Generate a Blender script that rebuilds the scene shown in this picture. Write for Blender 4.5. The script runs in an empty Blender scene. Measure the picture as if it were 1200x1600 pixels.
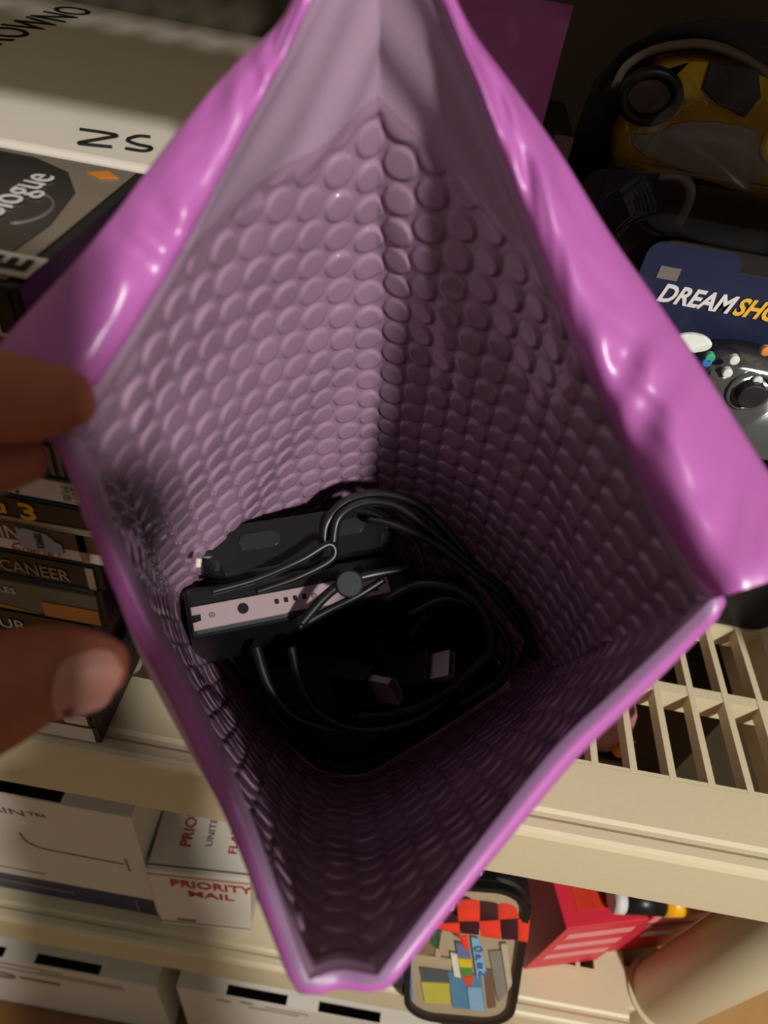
import bpy, bmesh, math, random
import numpy as np
from math import cos, sin, pi, radians
from mathutils import Vector, Matrix
random.seed(7); rng = np.random.default_rng(7)
scn = bpy.context.scene
COL = scn.collection

# ------------------------------------------------------------------ camera
H = 1.23                                   # camera height above the floor (m)
FPX, PITCH, ROLL = 1075.0, radians(43.5), radians(10.5)
_F = np.array([0, cos(PITCH), -sin(PITCH)]); _U0 = np.array([0, sin(PITCH), cos(PITCH)])
_R = cos(ROLL) * np.array([1., 0, 0]) + sin(ROLL) * _U0
_U = -sin(ROLL) * np.array([1., 0, 0]) + cos(ROLL) * _U0
CAMLOC = np.array([0, 0, H])
cam = bpy.data.cameras.new('camera'); co = bpy.data.objects.new('camera', cam); COL.objects.link(co)
M = Matrix.Identity(4)
for i in range(3):
    M[i][0] = _R[i]; M[i][1] = _U[i]; M[i][2] = -_F[i]; M[i][3] = CAMLOC[i]
co.matrix_world = M
cam.sensor_fit = 'AUTO'; cam.sensor_width = 36.0; cam.lens = 36.0 * FPX / 1600.0
cam.clip_start = 0.01; cam.clip_end = 50
cam.dof.use_dof = True; cam.dof.focus_distance = 0.34; cam.dof.aperture_fstop = 9.0
scn.camera = co

# ------------------------------------------------------------------ world, lamp, exposure
w = bpy.data.worlds.new('world'); scn.world = w; w.use_nodes = True
bg = w.node_tree.nodes['Background']
bg.inputs[0].default_value = (1.0, 0.95, 0.82, 1); bg.inputs[1].default_value = 0.17
lamp = bpy.data.lights.new('ceiling_lamp', 'POINT'); lamp.energy = 212; lamp.color = (1.0, 0.985, 0.94)
lamp.shadow_soft_size = 0.07
lo = bpy.data.objects.new('ceiling_lamp', lamp); COL.objects.link(lo); lo.location = (0.92, -1.3, H + 1.02)
scn.view_settings.view_transform = 'Standard'; scn.view_settings.look = 'None'
scn.view_settings.gamma = 1.0; scn.view_settings.use_curve_mapping = False
scn.view_settings.exposure = 0.0

# ------------------------------------------------------------------ helpers
def ray(px, py): return _F + _R * (px - 600) / FPX - _U * (py - 800) / FPX
def at(px, py, d):
    r = ray(px, py); return CAMLOC + r / np.linalg.norm(r) * d
def on_y(px, py, y):
    r = ray(px, py); return CAMLOC + r * (y / r[1])
def on_z(px, py, z):                      # z in world metres
    r = ray(px, py); return CAMLOC + r * ((z - H) / r[2])
def W(x, y, z): return np.array([x, y, z + H])
def lin(c): return tuple((v / 255 / 12.92 if v / 255 <= .04045 else ((v / 255 + .055) / 1.055) ** 2.4) for v in c)

MATS = {}
def mat(name, rgb, rough=.5, spec=.5, metal=0., var=.08, bump=0., scale=40., coat=0., cr=.12, trans=0., transl=0., alpha=None, sss=0.):
    if name in MATS: return MATS[name]
    m = bpy.data.materials.new(name); m.use_nodes = True; nt = m.node_tree; b = nt.nodes['Principled BSDF']
    c = lin(rgb)
    tc = nt.nodes.new('ShaderNodeTexCoord'); nz = nt.nodes.new('ShaderNodeTexNoise')
    nz.inputs['Scale'].default_value = scale; nz.inputs['Detail'].default_value = 4
    nt.links.new(tc.outputs['Object'], nz.inputs['Vector'])
    mx = nt.nodes.new('ShaderNodeMix'); mx.data_type = 'RGBA'
    mx.inputs['A'].default_value = tuple(v * (1 - var) for v in c) + (1,)
    mx.inputs['B'].default_value = tuple(min(1, v * (1 + var)) for v in c) + (1,)
    nt.links.new(nz.outputs['Fac'], mx.inputs['Factor']); nt.links.new(mx.outputs['Result'], b.inputs['Base Color'])
    b.inputs['Roughness'].default_value = rough; b.inputs['Specular IOR Level'].default_value = spec
    b.inputs['Metallic'].default_value = metal; b.inputs['Coat Weight'].default_value = coat
    b.inputs['Coat Roughness'].default_value = cr; b.inputs['Transmission Weight'].default_value = trans
    if sss:
        b.inputs['Subsurface Weight'].default_value = sss; b.inputs['Subsurface Radius'].default_value = (.006, .002, .001)
    if bump:
        bp = nt.nodes.new('ShaderNodeBump'); bp.inputs['Strength'].default_value = bump; bp.inputs['Distance'].default_value = .002
        nt.links.new(nz.outputs['Fac'], bp.inputs['Height']); nt.links.new(bp.outputs['Normal'], b.inputs['Normal'])
    out = nt.nodes['Material Output']
    if transl:
        t = nt.nodes.new('ShaderNodeBsdfTranslucent'); nt.links.new(mx.outputs['Result'], t.inputs['Color'])
        s = nt.nodes.new('ShaderNodeMixShader'); s.inputs[0].default_value = transl
        nt.links.new(b.outputs[0], s.inputs[1]); nt.links.new(t.outputs[0], s.inputs[2]); nt.links.new(s.outputs[0], out.inputs[0])
    if alpha is not None:                 # thin clear plastic: mostly see-through, glossy skin
        t = nt.nodes.new('ShaderNodeBsdfTransparent'); gl = nt.nodes.new('ShaderNodeBsdfGlossy'); s = nt.nodes.new('ShaderNodeMixShader')
        gl.inputs['Roughness'].default_value = rough
        lw = nt.nodes.new('ShaderNodeLayerWeight'); lw.inputs['Blend'].default_value = .5
        pw = nt.nodes.new('ShaderNodeMath'); pw.operation = 'POWER'; pw.inputs[1].default_value = 4
        ad = nt.nodes.new('ShaderNodeMath'); ad.operation = 'MULTIPLY_ADD'; ad.use_clamp = True; ad.inputs[1].default_value = .7; ad.inputs[2].default_value = alpha
        nt.links.new(lw.outputs['Facing'], pw.inputs[0]); nt.links.new(pw.outputs[0], ad.inputs[0]); nt.links.new(ad.outputs[0], s.inputs[0])
        nt.links.new(t.outputs[0], s.inputs[1]); nt.links.new(gl.outputs[0], s.inputs[2]); nt.links.new(s.outputs[0], out.inputs[0])
    MATS[name] = m; return m

def tag(o, label, cat, group=None, kind=None):
    if label: o['label'] = label
    if cat: o['category'] = cat
    if group: o['group'] = group
    if kind: o['kind'] = kind
    return o
def link(name, me, m=None, parent=None, smooth=False):
    o = bpy.data.objects.new(name, me); COL.objects.link(o)
    if m is not None and not me.materials: me.materials.append(m)
    if parent is not None: o.parent = parent; o.matrix_parent_inverse = parent_inv(parent)
    if smooth:
        for p in me.polygons: p.use_smooth = True
    return o
def mw(o):
    b = o.matrix_basis.copy()
    return mw(o.parent) @ o.matrix_parent_inverse @ b if o.parent else b
def parent_inv(p): return mw(p).inverted()
def empty(name, loc, label=None, cat=None, group=None, parent=None):
    o = bpy.data.objects.new(name, None); COL.objects.link(o); o.location = Vector(loc); o.empty_display_size = .02
    tag(o, label, cat, group)
    if parent: o.parent = parent; o.matrix_parent_inverse = parent_inv(parent)
    return o
def mesh(name, verts, faces):
    me = bpy.data.meshes.new(name); me.from_pydata([tuple(map(float, v)) for v in verts], [], faces); me.update(); return me
def from_bm(name, bm):
    me = bpy.data.meshes.new(name); bmesh.ops.recalc_face_normals(bm, faces=bm.faces[:]); bm.to_mesh(me); bm.free(); return me
I4 = Matrix.Identity(4)
def bm_box(bm, lo_, hi_, mtx=I4):
    x0, y0, z0 = lo_; x1, y1, z1 = hi_
    vs = [bm.verts.new(mtx @ Vector(p)) for p in ((x0,y0,z0),(x1,y0,z0),(x1,y1,z0),(x0,y1,z0),(x0,y0,z1),(x1,y0,z1),(x1,y1,z1),(x0,y1,z1))]
    for f in ((0,3,2,1),(4,5,6,7),(0,1,5,4),(1,2,6,5),(2,3,7,6),(3,0,4,7)): bm.faces.new([vs[i] for i in f])
    return vs
def box(name, lo_, hi_, m, parent=None, bevel=0., seg=2, mtx=I4):
    bm = bmesh.new(); bm_box(bm, lo_, hi_, mtx)
    if bevel: bmesh.ops.bevel(bm, geom=bm.edges[:], offset=bevel, segments=seg, affect='EDGES', profile=.6)
    return link(name, from_bm(name, bm), m, parent, smooth=False)
def frame(o, ex, ey, ez):
    m = Matrix.Identity(4)
    for i in range(3): m[i][0] = ex[i]; m[i][1] = ey[i]; m[i][2] = ez[i]; m[i][3] = o[i]
    return m
def nrm(v): v = np.array(v, float); return v / np.linalg.norm(v)
def prism(name, pts, depth, m, parent=None, mtx=I4, bevel=0., seg=2, z0=0., smooth=False):
    """closed 2-D outline extruded along local z from z0 to z0+depth"""
    bm = bmesh.new()
    a = [bm.verts.new(mtx @ Vector((p[0], p[1], z0))) for p in pts]; b = [bm.verts.new(mtx @ Vector((p[0], p[1], z0 + depth))) for p in pts]
    n = len(pts); bm.faces.new(a[::-1]); top = bm.faces.new(b)
    for i in range(n): bm.faces.new((a[i], a[(i+1) % n], b[(i+1) % n], b[i]))
    if bevel:
        bmesh.ops.bevel(bm, geom=list(top.edges), offset=bevel, segments=seg, affect='EDGES', profile=.5)
    return link(name, from_bm(name, bm), m, parent, smooth)
def rrect(w_, h_, r, n=5, cx=0, cy=0):
    p = []
    for (sx, sy, a0) in ((1,1,0),(-1,1,90),(-1,-1,180),(1,-1,270)):
        for k in range(n + 1):
            a = radians(a0 + 90 * k / n); p.append((cx + sx * (w_/2 - r) + r * cos(a), cy + sy * (h_/2 - r) + r * sin(a)))
    return p
def ellipse(a, b, n=20, cx=0, cy=0): return [(cx + a * cos(2*pi*k/n), cy + b * sin(2*pi*k/n)) for k in range(n)]
def catmull(P, n, closed=False):
    P = np.array(P, float); k = len(P)
    if k < 3 and not closed:
        t = np.linspace(0, 1, n)[:, None]; return P[0] * (1 - t) + P[-1] * t
    Q = np.vstack([P[-1:], P, P[:2]]) if closed else np.vstack([2 * P[0] - P[1], P, 2 * P[-1] - P[-2]])
    segs = k if closed else k - 1; out = []
    for i in range(segs):
        p0, p1, p2, p3 = Q[i:i+4]
        t = np.linspace(0, 1, 24, endpoint=False)[:, None]
        out.append(.5 * ((2*p1) + (-p0+p2)*t + (2*p0-5*p1+4*p2-p3)*t**2 + (-p0+3*p1-3*p2+p3)*t**3))
    out = np.vstack(out + [P[:1] if closed else P[-1:]])
    d = np.r_[0, np.cumsum(np.linalg.norm(np.diff(out, axis=0), axis=1))]
    s = np.linspace(0, d[-1], n)
    return np.stack([np.interp(s, d, out[:, j]) for j in range(3)], 1)
def tube(name, pts, r, m, parent=None, n=60, sides=10, closed=False):
    c = catmull(pts, n, closed)
    if closed: c = c[:-1]
    k = len(c); vs = []; fs = []
    T = np.gradient(c, axis=0); T /= np.linalg.norm(T, axis=1)[:, None] + 1e-12
    up = np.array([.3, .2, .93]); nn = np.cross(T[0], up); nn /= np.linalg.norm(nn)
    for i in range(k):
        nn = nn - T[i] * (nn @ T[i]); nn /= np.linalg.norm(nn); b = np.cross(T[i], nn)
        rr = r[i * len(r) // k] if isinstance(r, (list, tuple)) else r
        for j in range(sides):
            a = 2 * pi * j / sides; vs.append(c[i] + rr * (nn * cos(a) + b * sin(a)))
    for i in range(k if closed else k - 1):
        i2 = (i + 1) % k
        for j in range(sides): fs.append((i*sides + j, i*sides + (j+1) % sides, i2*sides + (j+1) % sides, i2*sides + j))
    if not closed: fs += [tuple(range(sides))[::-1], tuple((k-1)*sides + j for j in range(sides))]
    return link(name, mesh(name, vs, fs), m, parent, smooth=True)
def cyl(name, p0, p1, r0, r1, m, parent=None, sides=24, bevel=0.):
    p0 = np.array(p0, float); p1 = np.array(p1, float); d = nrm(p1 - p0)
    a = nrm(np.cross(d, [.31, .77, .55])); b = np.cross(d, a); bm = bmesh.new()
    A = [bm.verts.new(p0 + r0 * (a * cos(2*pi*k/sides) + b * sin(2*pi*k/sides))) for k in range(sides)]
    B = [bm.verts.new(p1 + r1 * (a * cos(2*pi*k/sides) + b * sin(2*pi*k/sides))) for k in range(sides)]
    f0 = bm.faces.new(A[::-1]); f1 = bm.faces.new(B)
    for k in range(sides): bm.faces.new((A[k], A[(k+1) % sides], B[(k+1) % sides], B[k]))
    if bevel: bmesh.ops.bevel(bm, geom=list(f0.edges) + list(f1.edges), offset=bevel, segments=2, affect='EDGES')
    o = link(name, from_bm(name, bm), m, parent); 
    for p in o.data.polygons: p.use_smooth = len(p.vertices) == 4
    return o
def text(s, origin, ex, ey, size, m, parent, name='lettering', sx=1., align='LEFT', shear=0., ext=.0001, lift=.0004, bold=0.):
    cu = bpy.data.curves.new('t', 'FONT'); cu.body = s; cu.size = size; cu.align_x = align; cu.extrude = ext; cu.shear = shear
    cu.offset = bold
    cu.resolution_u = 3
    t = bpy.data.objects.new('t', cu); COL.objects.link(t)
    dg = bpy.context.evaluated_depsgraph_get(); dg.update()
    me = bpy.data.meshes.new_from_object(t.evaluated_get(dg)); bpy.data.objects.remove(t); bpy.data.curves.remove(cu)
    ex = nrm(ex); ey = np.array(ey, float); ez = nrm(np.cross(ex, ey)); ey = nrm(np.cross(ez, ex))
    me.transform(frame(np.array(origin) + ez * lift, ex * sx, ey, ez)); me.materials.clear()
    return link(name, me, m, parent)
def plate(name, origin, ex, ey, w_, h_, m, parent, t=.0004, r=0., lift=0.):
    """thin printed label / panel lying on a face, origin is its lower left corner"""
    ex = nrm(ex); ey = np.array(ey, float); ez = nrm(np.cross(ex, ey)); ey = nrm(np.cross(ez, ex))
    pts = rrect(w_, h_, r, 4, w_/2, h_/2) if r else [(0,0),(w_,0),(w_,h_),(0,h_)]
    return prism(name, pts, t, m, parent, frame(np.array(origin) + ez * lift, ex, ey, ez))
X3, Y3, Z3 = np.array([1.,0,0]), np.array([0,1.,0]), np.array([0,0,1.])

# ------------------------------------------------------------------ materials
beige = mat('shelf_plastic', (205,190,156), .42, .4, var=.03, bump=.05, scale=300)
wallm = mat('wall_paint', (104,97,80), .8, .2, var=.05, bump=.1, scale=60)
floorm = mat('wood_floor', (128,88,48), .5, .3, var=.25, scale=12)
white_card = mat('white_cardboard', (214,204,190), .6, .25, var=.03, scale=80)
white_edge = mat('white_card_edge', (196,188,176), .7, .2, var=.03)
kraft = mat('kraft_cardboard', (176,134,84), .8, .2, var=.08, scale=90)
kraft_dk = mat('kraft_tape', (120,92,58), .6, .3, var=.08)
ink = mat('black_ink', (22,20,18), .6, .2)
ink_gray = mat('gray_ink', (110,100,92), .6, .2)
ink_red = mat('red_ink', (172,60,50), .6, .2)
navy = mat('navy_print', (40,44,78), .45, .4)
black_pl = mat('black_plastic', (18,18,19), .38, .4, bump=.05, scale=400)
black_matte = mat('black_matte', (13,13,14), .6, .3, bump=.08, scale=500)
rubber = mat('gray_rubber', (34,34,36), .5, .3)
cablem = mat('cable_rubber', (16,16,17), .38, .45)
chrome = mat('plug_metal', (196,186,186), .3, .5, metal=.85)
platem = mat('port_plate_metal', (178,156,158), .42, .5, metal=.35, var=.06, scale=200)
film = mat('purple_film', (187,102,176), .35, .5, var=.03, bump=.10, scale=60, coat=.12, cr=.2, transl=.14)
lining = mat('bubble_film', (157,124,147), .26, .5, coat=1., cr=.09, var=.05, scale=70, transl=.11, bump=.12)
band = mat('adhesive_band_film', (174,146,168), .32, .5, var=.05, bump=.15, scale=50, transl=.2)
spine_black = mat('black_spine', (26,24,24), .3, .5, scale=200)
spine_white = mat('white_spine', (206,198,188), .4, .4)
spine_tan = mat('tan_spine', (150,132,104), .35, .5)
spine_gray = mat('gray_spine', (96,92,84), .35, .5, var=.15)
spine_orange = mat('orange_spine', (176,118,54), .35, .5, var=.12)
spine_brown = mat('brown_spine', (74,50,36), .35, .5, var=.25, scale=120)
yellow_ink = mat('yellow_ink', (214,164,48), .5, .3)
white_ink = mat('white_ink', (205,200,196), .5, .3)
clear_case = mat('clear_case_plastic', (150,140,126), .25, .5, transl=.2)
clear = mat('clear_blister', (225,225,225), .08, .6, var=0, alpha=.03)

# ------------------------------------------------------------------ setting
SH = H - .365                            # top of the upper (middle) shelf
SL = H - .745                            # top of the lower shelf
ST = H + .070                            # top of the shelf overhead
fl = box('floor', (-3, -2.5, -.05), (3.2, .57, 0), floorm); fl['kind'] = 'structure'
wb = box('wall_back', (-3, .57, -.05), (3.2, .65, 2.7), wallm); wb['kind'] = 'structure'

# ------------------------------------------------------------------ plastic shelving unit
unit = empty('shelving_unit', (0, .35, 0), 'beige slotted plastic shelving unit with round post', 'shelf')
XL, XR, YB = -.66, .310, .545
RIBX = [.148 + .0232 * k for k in range(-34, 6)]
rib_me = None; rail_me = None
def shelf_panel(z, ribs):
    global rib_me, rail_me
    if rail_me is None:
        # front rail profile (y, z): rounded lip, groove, flat strip
        prof = [(.206,0),(.176,0),(.1735,-.0012),(.171,-.0012),(.169,.0001),(.164,.0001),(.1615,-.001),(.160,-.004),
                (.1585,-.056),(.1625,-.058),(.1645,-.056),(.166,-.012),(.17,-.008),(.206,-.008),]
        bm = bmesh.new()
        A = [bm.verts.new((XL, p[0], p[1])) for p in prof]; B = [bm.verts.new((XR, p[0], p[1])) for p in prof]
        for i in range(len(prof)): bm.faces.new((A[i], A[(i+1) % len(prof)], B[(i+1) % len(prof)], B[i]))
        bm.faces.new(A[::-1]); bm.faces.new(B)
        bm_box(bm, (XL, .206, -.02), (XR, .2085, -.0002))
        for y in (.271, .335, .399, .463): bm_box(bm, (XL, y - .0035, -.02), (XR, y + .0035, -.0004))
        bm_box(bm, (XL, .527, -.05), (XR, YB, 0)); bm_box(bm, (XL, .206, -.05), (XL + .03, .53, 0)); bm_box(bm, (XR - .03, .206, -.05), (XR, .53, 0))
        rail_me = from_bm('shelf_panel', bm); rail_me.materials.append(beige)
        bm = bmesh.new(); vs = bm_box(bm, (-.0021, .2065, -.010), (.0021, .529, 0))
        rib_me = from_bm('rib', bm); rib_me.materials.append(beige)
    p = link('shelf_panel', rail_me, None, unit); p.location = (0, 0, z); p.matrix_parent_inverse = parent_inv(unit)
    for x in ribs:
        r = bpy.data.objects.new('rib', rib_me); COL.objects.link(r); r.parent = p; r.location = (x, 0, 0)
    return p
shelf_panel(SH, [x for x in RIBX if XL + .03 < x < XR - .03]); shelf_panel(SL, [x for x in RIBX if XL + .03 < x < XR - .03])
shelf_panel(ST, [x for x in RIBX if XL + .03 < x < XR - .03])
for (px_, py_) in ((.347, .200), (.347, .50), (-.71, .208), (-.71, .50)):
    cyl('post', (px_, py_, .001), (px_, py_, ST + .02), .030, .030, beige, unit, 40)
for z in (SH, SL, ST):
    box('end_strip', (XR - .001, .256, z - .012), (.43, YB, z - .0002), beige, unit, .002)
    for sx in (1, -1):
        x = XR if sx > 0 else XL; px_ = .347 if sx > 0 else -.71
        for y in (.200, .50):
            cyl('corner_socket', (px_, y, z - .075), (px_, y, z - .001), .0325, .034, beige, unit, 40, .002)
            a, b = sorted((x - sx * .002, px_ - sx * .012)); box('corner_web', (a, y - .018, z - .05), (b, y + .018, z - .004), beige, unit, .002)

# ------------------------------------------------------------------ the purple mailer
mailer = empty('bubble_mailer', W(0, .22, -.3645), 'open purple bubble mailer held over the shelf with cables inside', 'mailer')
def pts(l): return [at(*p) for p in l]
S_T, S_R, S_L, S_B = (595,-226,.195), (1110,938,.185), (105,672,.168), (530,1527,.20)
rim_TR = pts([S_T,(687,0,.193),(760,184,.191),(830,365,.189),(893,537,.188),(947,640,.187),(1023,795,.186),S_R])
rim_RB = pts([S_R,(1045,1000,.187),(960,1080,.189),(870,1165,.191),(760,1300,.195),(665,1425,.198),(590,1525,.20)])
rim_B  = pts([(590,1525,.20),(530,1516,.202),(482,1532,.20)])
rim_BL = pts([(482,1532,.20),(440,1410,.197),(385,1255,.193),(310,1085,.187),(240,950,.181),(175,810,.175),(135,715,.170),S_L])
rim_LT = pts([S_L,(150,605,.168),(215,505,.170),(280,398,.172),(335,295,.176),(392,188,.181),(446,88,.186),(488,0,.190),S_T])
NS = [360, 200, 24, 200, 360]
rim = np.vstack([catmull(c, n + 1)[:-1] for c, n in zip((rim_TR, rim_RB, rim_B, rim_BL, rim_LT), NS)])
ZB = -.3595
bot_c = [W(.0, .318, ZB), W(.098, .245, ZB), W(.012, .170, ZB), W(-.012, .170, ZB), W(-.098, .238, ZB), W(.0, .318, ZB)]
bot = np.vstack([np.linspace(bot_c[i], bot_c[i+1], NS[i] + 1)[:-1] for i in range(5)])
N = len(rim); NV = 520
def smooth_loop(P, k):
    if k < 1: return P
    h = int(3 * k); g = np.exp(-.5 * (np.arange(-h, h + 1) / k) ** 2); g /= g.sum()
    Q = np.vstack([P[-h:], P, P[:h]]); return np.stack([np.convolve(Q[:, j], g, 'valid') for j in range(3)], 1)
cent_r = rim.mean(0); cent_b = bot.mean(0)
off = np.cumsum([0] + NS)
uu = np.zeros(N)
for i in range(5): uu[off[i]:off[i+1]] = np.linspace(0, 1, NS[i], endpoint=False)
bulge_amp = np.zeros(N)
for i, a in enumerate((.010, .006, 0, .012, .006)): bulge_amp[off[i]:off[i+1]] = a * np.sin(pi * uu[off[i]:off[i+1]])
vv = np.linspace(0, 1, NV); G = np.zeros((NV, N, 3))
for j, v in enumerate(vv):
    P = rim * (1 - v) + bot * v
    d = P - P.mean(0); axis = nrm(cent_b - cent_r); d -= (d @ axis)[:, None] * axis; d /= np.linalg.norm(d, axis=1)[:, None]
    P = P + d * (bulge_amp * np.sin(pi * v ** .6) ** .8)[:, None]
    k = 2 + 8 * min(1, v / .35) if v > .02 else 2 * v / .02
    G[j] = smooth_loop(P, k)
def normals(G):
    du = np.roll(G, -1, 1) - np.roll(G, 1, 1); dv = np.gradient(G, axis=0); n = np.cross(du, dv)
    n /= np.linalg.norm(n, axis=2)[:, :, None] + 1e-12
    c = G.mean(1)[:, None, :]; s = np.sign(((G - c) * n).sum(2)); 
    if np.median(s) > 0: n = -n
    return n                                # pointing inwards
Nin = normals(G)
# arc coordinates: along the loop measured from the back crease T and from the front crease B, and down the panel
iB = off[2] + NS[2] // 2
back = np.zeros(N, bool); back[:off[1]] = True; back[off[4]:] = True
def panel_coords(i0):                       # orthogonal coordinates: along the crease i0 and square to it
    c = nrm(G[-1, i0] - G[0, i0]); d = np.roll(G, -1, 1) - G; al = d @ c
    st = np.sqrt(np.maximum((d * d).sum(2) - al ** 2, 0)); a = np.cumsum(st, 1) - st; a -= a[:, i0:i0+1]
    if i0 == 0: h = N // 2 + 60; a = np.where(np.arange(N)[None] >= off[3], a - st.sum(1)[:, None], a)
    return a, (G - G[0, i0]) @ c
a_T, b_T = panel_coords(0); a_B, b_B = panel_coords(iB)
A = np.where(back[None, :], a_T + .0030, a_B)
Bp = np.where(back[None, :], b_T, b_B)
B = np.vstack([np.zeros((1, N)), np.cumsum(np.linalg.norm(np.diff(G, axis=0), axis=2), 0)])
PITCHB = .0120; row = PITCHB * .90; RB = .0055
ci = np.round(A / row); cx = ci * row; cyo = np.where(ci % 2 == 0, 0, .5)
ri = np.round(Bp / PITCHB - cyo); cy = (ri + cyo) * PITCHB
rnd = np.abs(np.sin(ci * 127.1 + ri * 311.7) * 43758.5453) % 1; rnd2 = np.abs(np.sin(ci * 269.5 + ri * 183.3) * 28001.83) % 1
rr = np.sqrt((A - cx) ** 2 + (Bp - cy) ** 2)
ed = np.clip((RB - rr) / (.20 * RB), 0, 1); dome = ed * ed * (3 - 2 * ed) * .85 + .15 * np.clip(1 - (rr / RB) ** 2, 0, 1)
tilt = ((A - cx) * (rnd - .5) + (Bp - cy) * (rnd2 - .5)) * .10
sT = np.abs(a_T[0]) / .082
bw = np.clip(.050 * (1 - sT), .004, 1)[None, :]
bw = np.where(back[None, :], bw, .006)
fade = np.clip((B - bw) / .004, 0, 1) * np.clip((1 - vv[:, None]) / .05, 0, 1)
wr = lambda f, ph: np.sin(A * f + ph + 3 * np.sin(B * f * .31 + ph))
amp = np.where(back[None, :],   .0012, .0006) * (.75 + .5 * rnd)
disp = fade * (amp * dome + tilt * dome) + (1 - np.clip((B - bw) / .004, 0, 1)) * (.0011 + .0006 * np.sin(B * 260 + 2.5 * np.sin(A * 45)) * np.clip(B / .01, 0, 1)) * np.clip(B / .003, 0, 1)
big = .0012 * np.sin(A * 55 + 2 * np.sin(B * 38)) * np.clip(B / .03, 0, 1) * np.clip((1 - vv[:, None]) / .1, 0, 1)
GI = G + Nin * (disp + big)[:, :, None]
def grid_mesh(name, P, closed=True, cap=None):
    nv, nu = P.shape[:2]; V = P.reshape(-1, 3); idx = np.arange(nv * nu).reshape(nv, nu)
    a = idx[:-1]; b = idx[1:]
    if closed: q = np.stack([a, np.roll(a, -1, 1), np.roll(b, -1, 1), b], -1).reshape(-1, 4)
    else: q = np.stack([a[:, :-1], a[:, 1:], b[:, 1:], b[:, :-1]], -1).reshape(-1, 4)
    me = bpy.data.meshes.new(name); me.vertices.add(len(V)); me.vertices.foreach_set('co', V.ravel().astype(np.float32))
    me.loops.add(q.size); me.polygons.add(len(q)); me.loops.foreach_set('vertex_index', q.ravel().astype(np.int32))
    me.polygons.foreach_set('loop_start', np.arange(0, q.size, 4, dtype=np.int32)); me.polygons.foreach_set('loop_total', np.full(len(q), 4, np.int32))
    me.polygons.foreach_set('use_smooth', np.ones(len(q), bool)); me.update(calc_edges=True); me.validate(); return me
lo_ = link('bubble_lining', grid_mesh('bubble_lining', GI), lining, mailer)
lo_['label'] = 'mauve bubble wrap lining'
# second material slot for the smooth adhesive band above the bubbles
lo_.data.materials.append(band)
bandmask = ((B[:-1] + .003 < bw) & back[None, :]).ravel()
mi = np.zeros(len(lo_.data.polygons), np.int32); mi[:len(bandmask)] = bandmask.astype(np.int32)
lo_.data.polygons.foreach_set('material_index', mi)
# outer film: same shape moved outwards, coarser, with a floor
jj = np.unique(np.r_[np.arange(0, NV, 10), NV - 1]); kk = np.arange(0, N, 4)
GO = (G - Nin * .0030)[jj][:, kk]
# rolled rim: from the lining edge over to the outside
edge_in = GI[0, kk]; ax_up = nrm(cent_r - cent_b)
top = edge_in - Nin[6][kk] * .0022 + ax_up * .0008
GO2 = np.concatenate([edge_in[None], top[None], (G[0] - Nin[6] * .0042)[kk][None], (G[4] - Nin[8] * .0046)[kk][None], GO[1:]], 0)
of = link('outer_film', grid_mesh('outer_film', GO2), film, mailer)
of.data.materials.append(mat('rim_film', (150,112,150), .4, .4, var=.05, transl=.1)); mi2 = np.zeros(len(of.data.polygons), np.int32); mi2[:len(kk)] = 1; of.data.polygons.foreach_set('material_index', mi2)
fl_in = np.stack([np.linspace(G[-1, k], cent_b, 8) for k in kk], 1)
link('mailer_floor', grid_mesh('mailer_floor', fl_in + np.array([0, 0, -.0015])), lining, mailer)

# flap / cuff folded outwards along the back edge, L -> T -> R
in_path = np.vstack([rim_LT[1:], rim_TR[1:]]); 
out_L = pts([(-45,590,.174),(0,535,.174),(60,470,.175),(150,370,.178),(250,240,.182),(330,140,.187),(410,56,.192),(456,0,.195)])
out_T = pts([(585,-330,.203)])
out_R = pts([(712,0,.201),(780,104,.200),(876,240,.199),(950,360,.198),(1020,460,.198),(1100,578,.197),(1200,735,.197),(1300,885,.198)])
nL, nR = 170, 230
inn = np.vstack([catmull(rim_LT[1:], nL + 1)[:-1], catmull(rim_TR, nR + 1)])
iT = nL
outp = catmull(np.vstack([out_L, out_T, out_R]), 600)
kT = int(np.argmin(np.linalg.norm(outp - out_T[0], axis=1)))
outp = np.vstack([catmull(outp[:kT+1:20], nL + 1)[:-1], catmull(outp[kT::20] if (600-kT) % 20 == 1 else np.vstack([outp[kT::20], outp[-1:]]), nR + 1)])
outp = smooth_loop(np.vstack([np.repeat(outp[:1], 30, 0), outp, np.repeat(outp[-1:], 30, 0)]), 3)[30:-30]
nf = len(inn); sgn = np.r_[np.linspace(-1, 0, nL, endpoint=False), np.linspace(0, 1, nR + 1)]
wv = np.linspace(0, 1, 26); FL = []
view = np.array([nrm(CAMLOC - p) for p in (inn + outp) / 2])
wid = np.linalg.norm(outp - inn, axis=1)
for w_ in wv:
    hgt = .0135 * np.clip(wid / .03, .3, 1) * (np.sin(pi * w_ ** .8) ** .8) * np.where(sgn < 0, .55, 1.0)
    sp = np.abs(sgn) * .2
    ripple = .0009 * np.sin(sp * 260 + 7 * w_ + 2 * np.sin(sp * 90)) * sin(pi * w_) + .0014 * np.sin(sp * 95 + 9 * w_ + 1.0) * sin(pi * w_) * np.where(sgn < 0, .35, 1)
    dent = np.where(sgn < 0, .0001, .00035) * np.sin(sp * 330 + 2.3 * np.sin(w_ * 9 + sp * 40)) * np.sin(w_ * 8 + 3 * np.sin(sp * 70)) * sin(pi * w_)
    FL.append(inn * (1 - w_) + outp * w_ + view * (hgt + ripple + dent)[:, None])
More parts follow.
